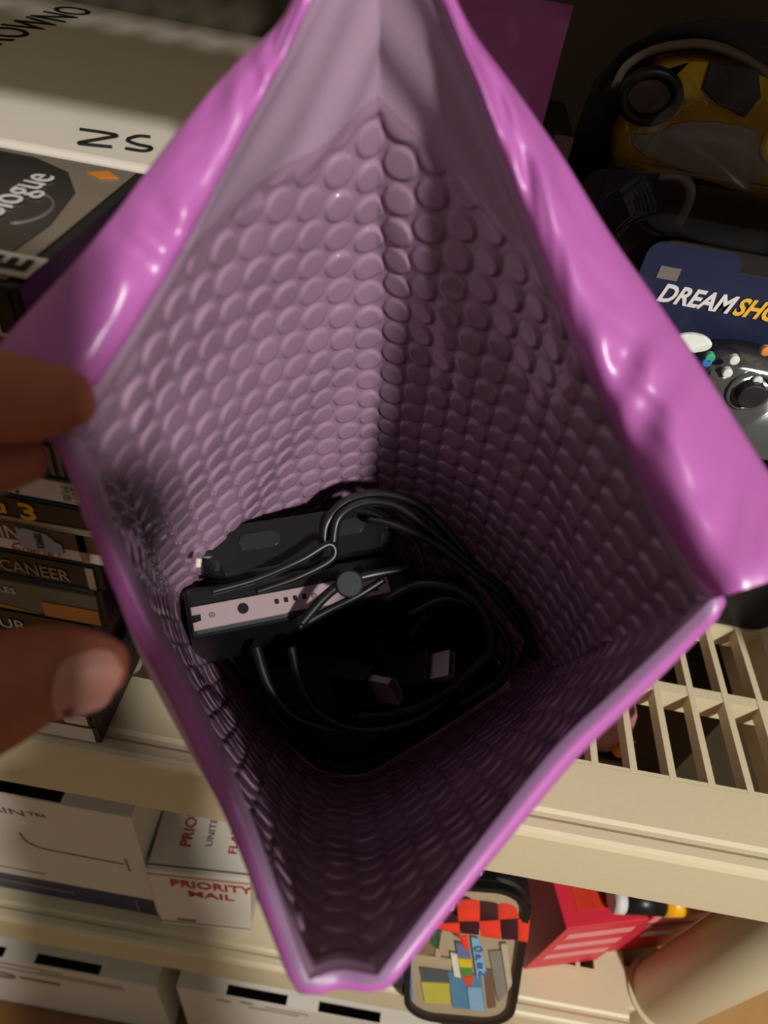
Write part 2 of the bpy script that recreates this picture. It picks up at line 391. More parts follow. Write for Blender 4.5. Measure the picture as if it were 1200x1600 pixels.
# underside, back to the outside of the bag a little below the rim
und = inn - view * .018 + (outp - inn) * .10
for w_ in np.linspace(.12, 1, 10):
    FL.append(outp * (1 - w_) + und * w_ - view * (.010 * sin(pi * w_ ** .8)))
FL = np.array(FL)
flap = link('closure_flap', grid_mesh('closure_flap', FL, closed=False), film, mailer)
flap['label'] = 'glossy purple flap folded out over the edge'

# ------------------------------------------------------------------ hand
def skin_body(name, joints, edges, root, m, levels=2):
    me = bpy.data.meshes.new(name); me.from_pydata([tuple(j[0]) for j in joints], edges, []); me.update()
    o = bpy.data.objects.new(name, me); COL.objects.link(o)
    sm = o.modifiers.new('s', 'SKIN'); sm.use_smooth_shade = True; sm.branch_smoothing = .6
    for i, j in enumerate(joints):
        sv = me.skin_vertices[0].data[i]; sv.radius = (j[1], j[1] * (j[2] if len(j) > 2 else 1)); sv.use_root = (i == root)
    ss = o.modifiers.new('d', 'SUBSURF'); ss.levels = levels; ss.render_levels = levels
    dg = bpy.context.evaluated_depsgraph_get(); dg.update()
    out = bpy.data.meshes.new_from_object(o.evaluated_get(dg)); bpy.data.objects.remove(o)
    out.materials.clear(); out.materials.append(m)
    for p in out.polygons: p.use_smooth = True
    return out
skin = mat('brown_skin', (158,92,68), .55, .3, var=.12, bump=.12, scale=220, sss=.15)
nailm = mat('thumb_nail', (186,128,116), .45, .4, var=.05)
J = []; E_ = []
def chain(parent, lst):
    for (px_, py_, d_, r_) in lst:
        J.append((at(px_, py_, d_), r_)); 
        if parent is not None: E_.append((parent, len(J) - 1))
        parent = len(J) - 1
    return parent
root = chain(None, [(-900, 940, .235, .026)]); palm = chain(root, [(-690, 900, .222, .028)])
knu = chain(palm, [(-560, 790, .212, .020)])
chain(knu, [(-470,650,.193,.0115),(-270,600,.172,.0100),(-90,612,.160,.0102),(15,622,.1555,.0098),(80,626,.1535,.0082),(128,618,.152,.0058),(147,614,.1515,.0036)])
chain(knu, [(-480,770,.205,.0115),(-260,735,.185,.0100),(-80,728,.1735,.0086),(10,722,.170,.0072),(55,716,.168,.0052),(72,713,.1675,.0034)])
chain(palm, [(-560,900,.222,.0115),(-400,850,.204,.0095),(-270,820,.190,.0088),(-190,800,.186,.0065)])
chain(palm, [(-590,1010,.226,.0105),(-480,960,.212,.0085),(-390,930,.202,.0075),(-340,915,.199,.0055)])
chain(palm, [(-520,1130,.206,.017),(-300,1185,.190,.0155),(-110,1130,.178,.0150),(10,1072,.172,.0136),(75,1046,.169,.0112),(140,1040,.167,.0090),(183,1042,.166,.0062),(203,1043,.1657,.0036)])
chain(root, [(-1250, 1000, .30, .024), (-1700, 1080, .40, .030)])
hm = skin_body('person', J, E_, 0, skin)
hand = link('person', hm, None, None); tag(hand, "person's left hand pinching the left edge of the purple mailer", 'person')
# thumb nail hugging the visible side of the thumb
na = at(92, 1083, .1555); nb = at(196, 1046, .1605); nx = nrm(nb - na); nview = nrm(CAMLOC - (na + nb) / 2)
nn_ = nrm(nview - nx * (nview @ nx)); ny = np.cross(nn_, nx)
NG = []
ln = np.linalg.norm(nb - na)
from mathutils.bvhtree import BVHTree
bvh = BVHTree.FromPolygons([v.co for v in hm.vertices], [tuple(p.vertices) for p in hm.polygons])
for i in range(13):
    s = i / 12; hw = .0062 * (max(0, 1 - abs(2 * s - 1) ** 3.2)) ** .5
    r_ = []
    for j in range(11):
        t = -1 + 2 * j / 10
        p = na + nx * ln * s + ny * hw * t * (1.0) + nn_ * .03
        hit = bvh.ray_cast(Vector(p), Vector(-nn_))[0]
        r_.append(np.array(hit) + nn_ * .0009 if hit else p - nn_ * .037)
    NG.append(r_)
link('thumbnail', grid_mesh('thumbnail', np.array(NG), closed=False), nailm, hand)

# the phone that takes the picture and the right arm that holds it: behind the lens, they shade the left of the scene
def pp(r_, u_, d_): return CAMLOC + _R * r_ + _U * u_ - _F * d_
phone = empty('phone', pp(-.02, -.06, .010), 'black phone held up above the open mailer', 'phone')
PHM = frame(pp(0, 0, 0), _R, _U, -_F)
prism('phone_body', rrect(.078, .165, .010, 5, -.0185, -.0500), .008, black_pl, phone, PHM, .001, 2, .0065)
J = []; E_ = []
def chain3(parent, lst):
    for (r_, u_, d_, rad) in lst:
        J.append((pp(r_, u_, d_), rad))
        if parent is not None: E_.append((parent, len(J) - 1))
        parent = len(J) - 1
    return parent
pr = chain3(None, [(.060, -.152, .054, .027)]); pa_ = chain3(pr, [(.060, -.108, .046, .031), (.064, -.084, .046, .027)])
chain3(pr, [(.075, -.215, .066, .029), (.112, -.330, .090, .034), (.140, -.470, .115, .042)])
chain3(pa_, [(.062, -.064, .044, .0185), (.054, -.047, .037, .0165), (.043, -.033, .030, .0125), (.028, -.027, .0235, .0085)])
chain3(pa_, [(.052, -.080, .030, .0115), (.050, -.072, .016, .0100), (.030, -.072, .0215, .0085)])
chain3(pa_, [(.054, -.104, .030, .0115), (.050, -.100, .016, .0100), (.030, -.098, .0215, .0085)])
chain3(pa_, [(.052, -.128, .034, .0105), (.048, -.124, .020, .0090), (.030, -.122, .0220, .0075)])
chain3(pr, [(-.010, -.140, .040, .013), (-.040, -.120, .032, .0105), (-.052, -.095, .025, .0085)])
ra = link('person', skin_body('person', J, E_, 0, skin), None, None); tag(ra, "photographer's right forearm and hand holding the phone", 'person')
cloth = mat('shade_sleeve_cloth', (52,48,50), .9, .1, bump=.3, scale=300)
tube('shade_sleeve', [pp(.072, -.180, .072), pp(.090, -.26, .084), pp(.112, -.34, .098), pp(.142, -.49, .122), pp(.17, -.66, .16)], [.050, .060, .068, .078, .086, .092], cloth, ra, 40, 24)  # unseen puffy sleeve, added to widen the shadow of the arm

# ------------------------------------------------------------------ things inside the mailer
p0 = on_z(303, 985, H - .250); p1 = on_z(612, 925, H - .247)
dex = nrm(p1 - p0); de3 = nrm([0, .42, -.9]); de3 = nrm(de3 - dex * (de3 @ dex)); dey = nrm(np.cross(-de3, dex)) 
dlen = np.linalg.norm(p1 - p0)
dock = empty('docking_device', p0 + dex * dlen / 2 + de3 * .085, 'black device with silver port plate and two gray pads inside mailer', 'device')
DM = frame(p0, dex, dey, -de3)             # local x along plate, y away, z out of the top face
box('body', (-.002, -.003, -.064), (dlen + .006, .020, -.002), black_pl, dock, .003, 3, DM)
ridge = prism('rear_ridge', rrect(dlen + .002, .022, .010, 6, dlen / 2 + .0075, .031), .078, black_pl, dock, DM, .006, 4, -.070)
plate_o = prism('port_plate', [(0,.0035),(.004,.0035),(.004,.007),(0,.007),(0,.0105),(dlen-.012,.0105),(dlen-.012,.0085),(dlen-.007,.0085),(dlen-.007,.0105),(dlen,.0105),(dlen,0),(0,0)], .0016, platem, dock, DM, .0003, 1, -.002)
plate_o['label'] = 'silver metal port plate'
for cx_, r_ in ((.022, .0024),):
    prism('audio_port', ellipse(r_, r_, 18, cx_, .0055), .0005, black_matte, plate_o, DM, 0, 1, -.0004)
for k in range(4): prism('slot_hole', rrect(.0018, .0022, .0003, 2, .037 + .0042 * k, .0058), .0004, black_matte, plate_o, DM, 0, 1, -.0004)
for cx_ in (.0085, .054, dlen - .019): prism('screw', ellipse(.0014, .0014, 14, cx_, .0052), .0008, chrome, plate_o, DM, .0003, 1, -.0006)
prism('slot_hole', rrect(.0045, .0012, .0003, 2, dlen - .008, .0028), .0004, black_matte, plate_o, DM, 0, 1, -.0004)
for px_, py_ in ((403, 862), (530, 843)):
    q = on_z(px_, py_, H - .2425); l = np.array([(q - p0) @ dex, (q - p0) @ dey])
    prism('gray_pad', rrect(.0185, .0075, .003, 5, l[0], l[1]), .002, rubber, dock, DM, .0008, 2, .0068)
prism('end_cap', rrect(.006, .009, .002, 4, dlen + .0045, .006), .003, rubber, dock, DM, .0006, 1, -.002)

def cable(label, lst, r=.0019, n=90, cat='cable'):
    root_ = tube('cable', [at(*p) for p in lst], r, cablem, None, n); tag(root_, label, cat); return root_
def plug(c, p_, dirv, upv, w_, h_, length, mm, body=True, name='plug', hollow=True, hdmi=False):
    dirv = nrm(dirv); ex = nrm(np.cross(upv, dirv)); ey = np.cross(dirv, ex); Mx = frame(p_, ex, ey, dirv)
    if hdmi:
        o_ = [(-.5,.5),(.5,.5),(.5,-.1),(.32,-.5),(-.32,-.5),(-.5,-.1)]
    else: o_ = [(-.5,.5),(.5,.5),(.5,-.5),(-.5,-.5)]
    oo = [(x * w_, y * h_) for x, y in o_]; ii = [(x * (w_ - .0012), y * (h_ - .0012)) for x, y in o_]
    n_ = len(oo); vs = []; fs = []
    for (P_, z) in ((oo, 0), (oo, length), (ii, length), (ii, length * .35)): vs += [Mx @ Vector((x, y, z)) for x, y in P_]
    for k in range(3):
        for i in range(n_): fs.append((k*n_+i, k*n_+(i+1) % n_, (k+1)*n_+(i+1) % n_, (k+1)*n_+i))
    fs.append(tuple(3*n_+i for i in range(n_))); fs.append(tuple(range(n_))[::-1])
    s = link(name, mesh(name, vs, fs), mm, c)
    s['label'] = 'silver plug shell'
    prism('plug_grip', rrect(w_ + .005, h_ + .005, .0025, 4), .022, black_matte, c, Mx, .001, 2, -.022)
    return s
# upper bundle, several turns of cable arching over the device
c1 = cable('thick black cable making the outermost arch of the upper bundle', [(505,850,.318),(512,815,.318),(545,782,.318),(600,772,.317),(660,793,.316),(715,850,.315),(770,925,.316),(820,985,.320),(838,1030,.326)], .0024)
c2 = cable('black cable second from the top in the upper bundle', [(520,850,.314),(530,808,.314),(568,786,.313),(618,790,.312),(668,825,.311),(725,872,.311),(790,925,.314),(830,985,.322)], .0021)
c3 = cable('thin black cable curving under the upper bundle beside the device', [(495,838,.32),(525,800,.322),(575,800,.320),(620,825,.317),(650,850,.316),(665,900,.318),(668,950,.324),(640,1000,.33)], .0017)
c4 = cable('black cable crossing flat over the upper bundle to the right', [(575,812,.315),(620,822,.310),(680,850,.308),(740,895,.308),(790,935,.311),(825,990,.319),(815,1040,.327)], .0019)
c5 = cable('short black cable bending down at the top of the bundle', [(545,790,.322),(600,784,.316),(640,805,.312),(665,838,.314),(690,870,.322)], .0016)
# large ring at the right
c6 = cable('black cable forming the big ring at the right', [(600,940,.312),(650,915,.310),(710,920,.309),(755,955,.310),(768,1010,.314),(735,1050,.318),(690,1085,.322),(640,1110,.326),(560,1120,.33)], .0026)
c7 = cable('black cable inside the big ring', [(640,960,.318),(700,935,.314),(760,960,.314),(795,1010,.317),(780,1060,.322),(720,1100,.327)], .0021)
# lower loops
c8 = cable('black cable with silver trapezoid plug across the dark bottom', [(455,1010,.322),(470,1070,.322),(500,1115,.324),(560,1140,.326),(640,1130,.328),(700,1090,.330)], .0021)
c9 = cable('black cable looping low at the left of the bottom', [(400,1010,.326),(420,1070,.326),(460,1120,.328),(520,1140,.330),(590,1150,.331)], .0023)
pv = nrm(CAMLOC - at(620, 1075, .318))
a_ = at(588, 1072, .316); b_ = at(622, 1079, .309)
plug(c8, a_, b_ - a_, pv * .6 + np.cross(pv, nrm(b_ - a_)) * -.8, .0135, .0055, .011, chrome, hdmi=True)
a_ = at(678, 1044, .318); b_ = at(708, 1037, .312)
plug(c6, a_, b_ - a_, pv * .9 + _U * .4, .0120, .0045, .010, chrome)
a_ = at(700, 1070, .327); b_ = at(732, 1062, .322)
plug(c7, a_, b_ - a_, pv * .9 + _U * .4, .007, .0028, .0075, chrome)
# strap with a round button that holds the cable over the plate
tie = tube('cable_tie', [at(*p) for p in [(470,975,.302),(505,935,.300),(535,912,.299),(580,898,.300),(640,888,.305)]], .0022, cablem, None, 50)
tag(tie, 'black cable strap with round disc button crossing the silver plate', 'cable tie')
q = at(546, 912, .2965); qv = nrm(CAMLOC - q)
cyl('button', q - qv * .0022, q + qv * .0018, .0062, .0058, rubber, tie, 28, .0006)
tube('strap_tail', [at(*p) for p in [(466,980,.303),(510,955,.302),(560,930,.301),(600,905,.302)]], .0017, cablem, tie, 40)
tie2 = tube('cable', [at(*p) for p in [(330,925,.300),(400,905,.299),(470,875,.298),(515,850,.299),(520,872,.300),(470,900,.300),(400,925,.301)]], .0016, cablem, None, 80)
tag(tie2, 'thin black lead doubled back between the gray pads and the silver plate', 'cable')
tg = at(309, 886, .287)
tube('white_tip', [tg, tg + _U * .0035 + _R * .0004], .0013, white_card, tie2, 8, 10)
# power adapters that fill the bottom
def adapter(label, x_, y_, sx, sy, sz, yaw):
    c = (x_, y_); m_ = Matrix.Translation(Vector((c[0], c[1], H + ZB + .002))) @ Matrix.Rotation(yaw, 4, 'Z')
    e = empty('power_adapter', (c[0], c[1], H + ZB + .001), label, 'adapter')
    box('housing', (-sx/2, -sy/2, 0), (sx/2, sy/2, sz), black_matte, e, .004, 3, m_)
    box('seam_band', (-sx/2 - .0004, -sy/2 - .0004, sz * .55), (sx/2 + .0004, sy/2 + .0004, sz * .55 + .001), black_pl, e, 0, 1, m_)
    return e
adapter('black power adapter in the right corner of the mailer', .042, .238, .032, .026, .080, .72)

# made-up black pouch, added to darken the bottom of the mailer
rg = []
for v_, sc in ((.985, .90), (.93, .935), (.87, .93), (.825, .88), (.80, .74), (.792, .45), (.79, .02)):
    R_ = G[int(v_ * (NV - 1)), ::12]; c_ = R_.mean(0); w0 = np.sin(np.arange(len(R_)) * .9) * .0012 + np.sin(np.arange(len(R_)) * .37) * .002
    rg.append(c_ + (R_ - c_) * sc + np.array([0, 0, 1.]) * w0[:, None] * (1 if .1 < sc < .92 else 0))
pouch = link('dark_fill_pouch', grid_mesh('dark_fill_pouch', np.array(rg)), black_matte, None); tag(pouch, 'black pouch added to darken the bottom of the open mailer', 'pouch')
hem = rg[3][::4] * .98 + rg[3].mean(0) * .02 + np.array([0, 0, .001])
tube('dark_fill_cord', list(hem), .0011, rubber, pouch, 160, 6, True)

# ------------------------------------------------------------------ game case stack
def game_case(h0, h1, xr, body_m, spine_m, label, depth=.098, y0=.165, yaw=0.):
    e = empty('game_case', (xr - .095, y0 + .05, SH + h0), label, 'game case', 'game cases in the stack')
    x0 = xr - .19
    b = box('case_shell', (x0, y0 + .0006, SH + h0 + .0002), (xr, y0 + depth, SH + h1 - .0002), body_m, e, .0012, 2)
    if spine_m: box('spine_insert', (x0 + .004, y0, SH + h0 + .0015), (xr - .0028, y0 + .002, SH + h1 - .0015), spine_m, e)
    return e
def stext(e, s, x, h, size, m, y0=.165, **k): return text(s, (x, y0 - .0001, SH + h), X3, Z3, size, m, e, **k)
YS = .165
e = game_case(0, .0168, -.127, black_pl, spine_white, 'white spined game case at the bottom of the left stack')
e = game_case(.0168, .0335, -.1265, black_pl, spine_black, 'black game case second from stack bottom with white end label')
plate('spine_label', (-.143, YS - .0002, SH + .0195), X3, Z3, .0125, .0095, spine_white, e); stext(e, 'ectronic', -.168, .0225, .006, white_ink)
e = game_case(.0335, .048, -.124, black_pl, spine_black, 'plain black game case third from the stack bottom under the thumb')
e = game_case(.048, .064, -.127, black_pl, spine_gray, 'gray spined game case hidden behind the thumb, lower of three')
e = game_case(.064, .080, -.124, black_pl, spine_brown, 'brown spined game case hidden behind the thumb, middle of three')
e = game_case(.080, .096, -.123, black_pl, spine_black, 'black game case hidden behind the thumb, top of three')
e = game_case(.096, .1118, -.112, black_pl, spine_black, 'black game case with white capitals just above the thumb')
stext(e, 'TOUR-', -.1705, .0985, .0095, white_ink)
e = game_case(.1118, .1362, -.1065, black_pl, spine_gray, 'game case with gray and orange spine above the thumb')
plate('orange_print', (-.1335, YS - .0002, SH + .1130), X3, Z3, .024, .0095, spine_orange, e)
prism('orange_wedge', [(-.22,.1130),(-.1345,.1130),(-.22,.1235)], .0002, spine_orange, e, frame((0, YS - .0001, SH), X3, Z3, -Y3))
stext(e, 'AUTOMOBILES', -.178, .1245, .0052, white_ink); plate('band_print', (-.22, YS - .0001, SH + .1325), X3, Z3, .112, .0018, spine_black, e)
e = game_case(.1362, .1516, -.1045, black_pl, spine_black, 'black game case lettered in pale outlined capitals')
stext(e, '\u00b7BUCCANEER', -.1630, .1398, .0092, spine_tan, sx=.82); plate('spine_label', (-.1105, YS - .0002, SH + .1375), X3, Z3, .003, .0125, spine_tan, e)
e = game_case(.1516, .1702, -.0998, black_pl, spine_white, 'game case with brown and white spine and pale blue sticker')
plate('brown_print', (-.22, YS - .0002, SH + .1595), X3, Z3, .1175, .0092, spine_brown, e)
stext(e, 'SIN', -.1448, .1602, .0098, white_ink, sx=.85, lift=.0005); stext(e, 'CharlET', -.139, .1535, .0062, ink_red, shear=.4)
sticker = mat('pale_blue_sticker', (150,154,170), .5, .3)
prism('price_sticker', [(0,0),(.0165,0),(.0165,.0055),(.0145,.0062),(.0115,.0098),(.003,.0110),(.0002,.0092)], .0003, sticker, e, frame((-.1335, YS - .0009, SH + .1568), X3, Z3, -Y3))
text('TBWOL', (-.1265, YS - .0013, SH + .1672), -Z3, X3, .0042, ink, e, sx=.62)
plate('spine_label', (-.1108, YS - .0002, SH + .1535), X3, Z3, .0032, .0152, spine_tan, e)
e = game_case(.1702, .1830, -.1000, black_pl, spine_black, 'black game case with yellow number three above brown spine')
stext(e, '\u03bc', -.1405, .1738, .0098, yellow_ink, sx=1.1, bold=.0003); stext(e, '3', -.1305, .1725, .0115, yellow_ink, sx=1.25, bold=.0003)
plate('tan_edge_print', (-.22, YS - .0002, SH + .1704), X3, Z3, .1185, .0016, spine_tan, e)
e = game_case(.1830, .1955, -.0985, black_pl, spine_white, 'white spined game case with a black capital and tiny print')
stext(e, 'U.', -.1385, .1855, .0095, ink, sx=1.3); text('PUB', (-.1115, YS - .0004, SH + .1935), -Z3, X3, .0042, ink_gray, e); text('2017', (-.1080, YS - .0004, SH + .1935), -Z3, X3, .0042, ink_gray, e)
e = game_case(.1955, .2120, -.0975, black_pl, spine_black, 'dark game case with rows of small print below the fingers')
for k in range(5): plate('print_line', (-.117 + .0032 * k, YS - .0002, SH + .1975), X3, Z3, .0016, .0125, ink_gray, e)
e = game_case(.2120, .2285, -.0975, black_pl, spine_black, 'black game case hidden behind the index finger, lower of two')
e = game_case(.2285, .2450, -.0975, black_pl, spine_brown, 'brown spined game case hidden behind the index finger, upper of two')
# the top case with its cover in view
e = game_case(.2450, .2660, -.110, black_pl, spine_black, 'game case on top of stack with a dark car on its cover')
zc = SH + .2662
cover = mat('dark_cover_print', (54,52,54), .25, .5, var=.35, scale=22)
carm = mat('dark_car_paint', (34,34,38), .2, .6, var=.3, scale=30)
cov_tan = mat('cover_tan_print', (120,108,96), .25, .5, var=.15, scale=60)
plate('cover_print', (-.298, .168, zc - .0001), X3, Y3, .184, .092, cov_tan, e)
prism('cover_car', [(-.298,.178),(-.1205,.178),(-.1195,.205),(-.124,.232),(-.134,.248),(-.150,.256),(-.298,.256)], .0004, carm, e, frame((0, 0, zc + .0003), X3, Y3, Z3), .0001, 1)
for q_, r_ in (((-.133,.212), .013),):
    tube('cover_headlamp', [np.array((q_[0] + r_ * cos(a) * .7, q_[1] + r_ * sin(a), zc + .0008)) for a in np.linspace(-1.2, 1.6, 9)], .0006, spine_gray, e, 20, 6)
text('Prologue', (-.1345, .188, zc + .0009), Y3, -X3, .0165, white_ink, e, sx=.88)
gd = mat('orange_diamond_print', (206,122,40), .4, .4)
prism('orange_diamond', [(-.1285,.2505),(-.1225,.2475),(-.1165,.2505),(-.1225,.2555)], .0003, gd, e, frame((0, 0, zc + .0005), X3, Y3, Z3))
plate('rating_box', (-.1245, .1695, zc + .0006), X3, Y3, .0155, .0125, spine_white, e); text('E', (-.1115, .1715, zc + .0011), Y3, -X3, .0145, ink, e, sx=1., bold=.0004)
stext(e, 'PL', -.126, .2500, .0125, white_ink)

# white box behind the stack
BZ = H - .099
wbx = empty('white_box', (-.22, .40, SH), 'large white box behind the game cases with handwritten marks', 'box')
box('carton', (-.47, .269, SH + .0005), (-.078, .53, BZ), white_card, wbx, .002, 2)
text('AROWNO', (-.239, .374, BZ), Y3, -X3, .031, ink, wbx, sx=.95)
def pen(l, p, r=.0007): return tube('handwriting', [on_z(x, y, BZ + .0004) for x, y in l], r, ink, p, 40, 6)
pen([(125,202),(160,207),(183,212),(165,216),(135,221),(122,224),(135,226),(175,230)], wbx)
pen([(235,214),(215,213),(199,219),(215,226),(237,231),(225,236),(196,232)], wbx)

# purple mailer leaning behind
m2 = empty('bubble_mailer', W(.0, .31, -.365), 'second purple mailer standing upright behind the open one', 'mailer')
def pillow(name, x0, x1, z0, z1, y, thick, m, parent, seam=.010, lean=0.):
    nu, nv = 40, 40; P = []; 
    for s in (1, -1):
        g = []
        for j in range(nv):
            r_ = []
            for i in range(nu):
                u_, v_ = i / (nu - 1), j / (nv - 1)
                e_ = min(u_, 1 - u_) * (x1 - x0); f_ = min(v_, 1 - v_) * (z1 - z0)
                t_ = .0006 + thick * np.clip((min(e_, f_) - seam) / .05, 0, 1) ** .6 * .5
                ripple = .0012 * sin(v_ * 40 + 3 * sin(u_ * 9)) * (1 if e_ < seam * 1.6 else .4)
                r_.append((x0 + (x1 - x0) * u_, y + lean * v_ - s * t_ + ripple, z0 + (z1 - z0) * v_))
            g.append(r_)
        P.append(np.array(g))
    G_ = np.concatenate([P[0], P[1][::-1]], 0); G_ = np.concatenate([G_, G_[:1]], 0)
    return link(name, grid_mesh(name, G_, closed=False), m, parent)
q0 = on_y(889, 8, .337); q1 = on_y(876, 220, .337)
pillow('pouch', -.050, q0[0] + .002, SH, q0[2], .339, .012, film, m2)

# unseen carton added on the shelf overhead to block light through its slots
slot_blocker = empty('cardboard_box', (.16, .36, ST), 'unseen brown carton added overhead to block light through the slots', 'box')
box('carton', (.055, .21, ST + .0005), (.27, .52, ST + .16), kraft, slot_blocker, .002, 2)
box('tape_strip', (.14, .22, ST + .1602), (.19, .51, ST + .1606), kraft_dk, slot_blocker)

# ------------------------------------------------------------------ controllers in clear packaging, right
def card_pack(name_label, x0, x1, z1, y, m, hang=True):
    e = empty('blister_pack', ((x0 + x1) / 2, y, SH), name_label, 'package', 'controller packages on the shelf')
    w_, h_ = x1 - x0, z1 - SH
    prism('backing_card', rrect(w_, h_, .012, 6, (x0 + x1) / 2, SH + h_ / 2), .0012, m, e, frame((0, y, 0), X3, Z3, -Y3))
    return e
def blister(e, cx_, cz_, w_, h_, d_, y, r=.02):
    o = rrect(w_, h_, r, 6); bm = bmesh.new(); rings = []
    for k, (s, z) in enumerate(((1.04, 0.), (1.0, .0006), (.985, d_ * .85), (.93, d_))):
        rings.append([bm.verts.new((cx_ + x * s, y - .0014 - z, cz_ + zz * s)) for x, zz in o])
    for a, b in zip(rings, rings[1:]):
        for i in range(len(o)): bm.faces.new((a[i], a[(i+1) % len(o)], b[(i+1) % len(o)], b[i]))
    bm.faces.new(rings[-1])
    b_ = link('clear_blister', from_bm('clear_blister', bm), clear, e, True)
    return b_
def pad_shape(s):          # outline of a two-handled game controller, width about 2.0*s
    return [(x * s, y * s) for x, y in ((-.42,.52),(-.2,.46),(.2,.46),(.42,.52),(.70,.50),(.90,.30),(1.0,-.1),(1.02,-.55),(.92,-.82),(.74,-.84),(.58,-.50),(.36,-.22),(-.36,-.22),(-.58,-.50),(-.74,-.84),(-.92,-.82),(-1.02,-.55),(-1.0,-.1),(-.90,.30),(-.70,.50))]
def smooth2(p, it=2):
    for _ in range(it):
        n_ = len(p); p = [q for i in range(n_) for q in ((.75*p[i][0]+.25*p[(i+1)%n_][0], .75*p[i][1]+.25*p[(i+1)%n_][1]), (.25*p[i][0]+.75*p[(i+1)%n_][0], .25*p[i][1]+.75*p[(i+1)%n_][1]))]
    return p
smoke = mat('smoke_clear_plastic', (92,92,90), .12, .6, var=.3, scale=60, coat=.6, transl=.35)
dk_card = mat('dark_blue_card', (30,34,60), .35, .4, var=.3, scale=18)
bk_card = mat('black_card', (30,26,24), .35, .4, var=.4, scale=18)
amber = mat('amber_plastic', (196,156,40), .18, .6, var=.15, scale=40, coat=.5, transl=.35)
silver_label = mat('silver_label', (140,126,112), .35, .5, var=.1)
white_pl = mat('white_gloss_plastic', (225,230,220), .2, .6, coat=.4)
blue_pl = mat('blue_button_plastic', (50,120,200), .25, .6, coat=.4)
green_pl = mat('green_button_plastic', (60,170,130), .25, .6, coat=.4)
orange_pl = mat('orange_button_plastic', (210,140,70), .25, .6, coat=.4)
YA = .335
pk = card_pack('blister pack of a smoky clear controller with a blue header', .100, .285, H - .112, YA, bk_card)
hz = on_y(1120, 505, YA)[2]
hdr = plate('blue_header', (.103, YA - .0013, hz - .012), X3, Z3, .180, .0265 + .012, dk_card, pk)
prism('header_tab', rrect(.045, .022, .007, 5, .122, H - .124), .0006, dk_card, pk, frame((0, YA - .0013, 0), X3, Z3, -Y3))
tA = on_y(1024, 468, YA - .002); tB = on_y(1133, 495, YA - .002); ln_ = tB - tA
text('DREAM', (tA[0], YA - .002, tA[2]), X3, Z3, .0125, white_ink, pk, sx=.88, shear=.25, bold=.0004)
text('SHOCK', (tA[0] + .0378, YA - .002, tA[2]), X3, Z3, .0125, yellow_ink, pk, sx=.88, shear=.25, bold=.0004)
plate('small_print', (.108, YA - .0013, H - .130), X3, Z3, .010, .006, ink_gray, pk, lift=.0008)
bc = on_y(1160, 610, YA)
blister(pk, .195, bc[2] - .022, .16, .125, .045, YA, .03)
gc = empty('game_controller', (.195, YA - .02, bc[2] - .05), 'smoky clear controller inside the nearest blister pack', 'controller')
PM = frame((.195, YA - .005, bc[2] - .005), X3, Z3, -Y3)
prism('shell', smooth2(pad_shape(.068)), .026, smoke, gc, PM, .009, 4, 0, True)
def on_pad(px_, py_): q = on_y(px_, py_, YA - .032); return (q[0] - .195, q[2] - (bc[2] - .005))
def ring(name, c, R_, r_, m_, parent, z=.0265):
    return tube(name, [np.array(PM @ Vector((c[0] + R_ * cos(a), c[1] + R_ * sin(a), z))) for a in np.linspace(0, 2*pi, 16, endpoint=False)], r_, m_, parent, 49, 8, True)
c_ = on_pad(1172, 612); ring('stick_ring', c_, .0098, .0012, smoke, gc)
prism('thumb_stick', ellipse(.0066, .0066, 20, *c_), .006, rubber, gc, PM, .001, 2, .026)
c_ = on_pad(1083, 536); prism('white_glint', ellipse(.0088, .0045, 20, *c_), .002, white_pl, gc, PM, .0006, 2, .0255)  # white oval stands in for a highlight on the clear shell
for (px_, py_, m_) in ((1104,565,blue_pl),(1109,558,green_pl),(1147,562,white_pl),(1136,582,white_pl),(1196,548,orange_pl),(1183,594,white_pl)):
    c_ = on_pad(px_, py_); prism('button', ellipse(.0024, .0024, 14, *c_), .003, m_, gc, PM, .0008, 2, .0255)

YB_ = .39
pk2 = card_pack('dark blister pack between the yellow and the clear controllers', .070, .30, H - .102, YB_, bk_card)
c_ = on_y(985, 305, YB_ - .002); prism('blue_print', rrect(.030, .022, .005, 5, c_[0], c_[2]), .0004, dk_card, pk2, frame((0, YB_ - .0013, 0), X3, Z3, -Y3))
blister(pk2, .165, H - .175, .165, .15, .036, YB_, .03)
gc2 = empty('game_controller', (.165, YB_ - .02, H - .2), 'black controller inside the dark middle package', 'controller')
PM2 = frame((.165, YB_ - .004, H - .165), X3, Z3, -Y3)
prism('shell', smooth2(pad_shape(.070)), .024, black_pl, gc2, PM2, .008, 4, 0, True)
c_ = on_y(1068, 318, YB_ - .03); cc = (c_[0] - .165, c_[2] - (H - .165))
tube('gray_trim', [np.array(PM2 @ Vector((cc[0] + dx, cc[1] + dz, .0255))) for dx, dz in ((-.016,.010),(-.006,.011),(.001,.006),(.0025,-.004),(.0015,-.010))], .0022, spine_gray, gc2, 30, 8)
for dx in (-.012, .012): prism('thumb_stick', ellipse(.008, .008, 20, dx * 2.2, -.006), .010, rubber, gc2, PM2, .001, 2, .023)
for k in range(4): prism('button', ellipse(.004, .004, 14, .047 + .009 * cos(k * pi / 2), .012 + .009 * sin(k * pi / 2)), .004, rubber, gc2, PM2, .0008, 2, .0225)

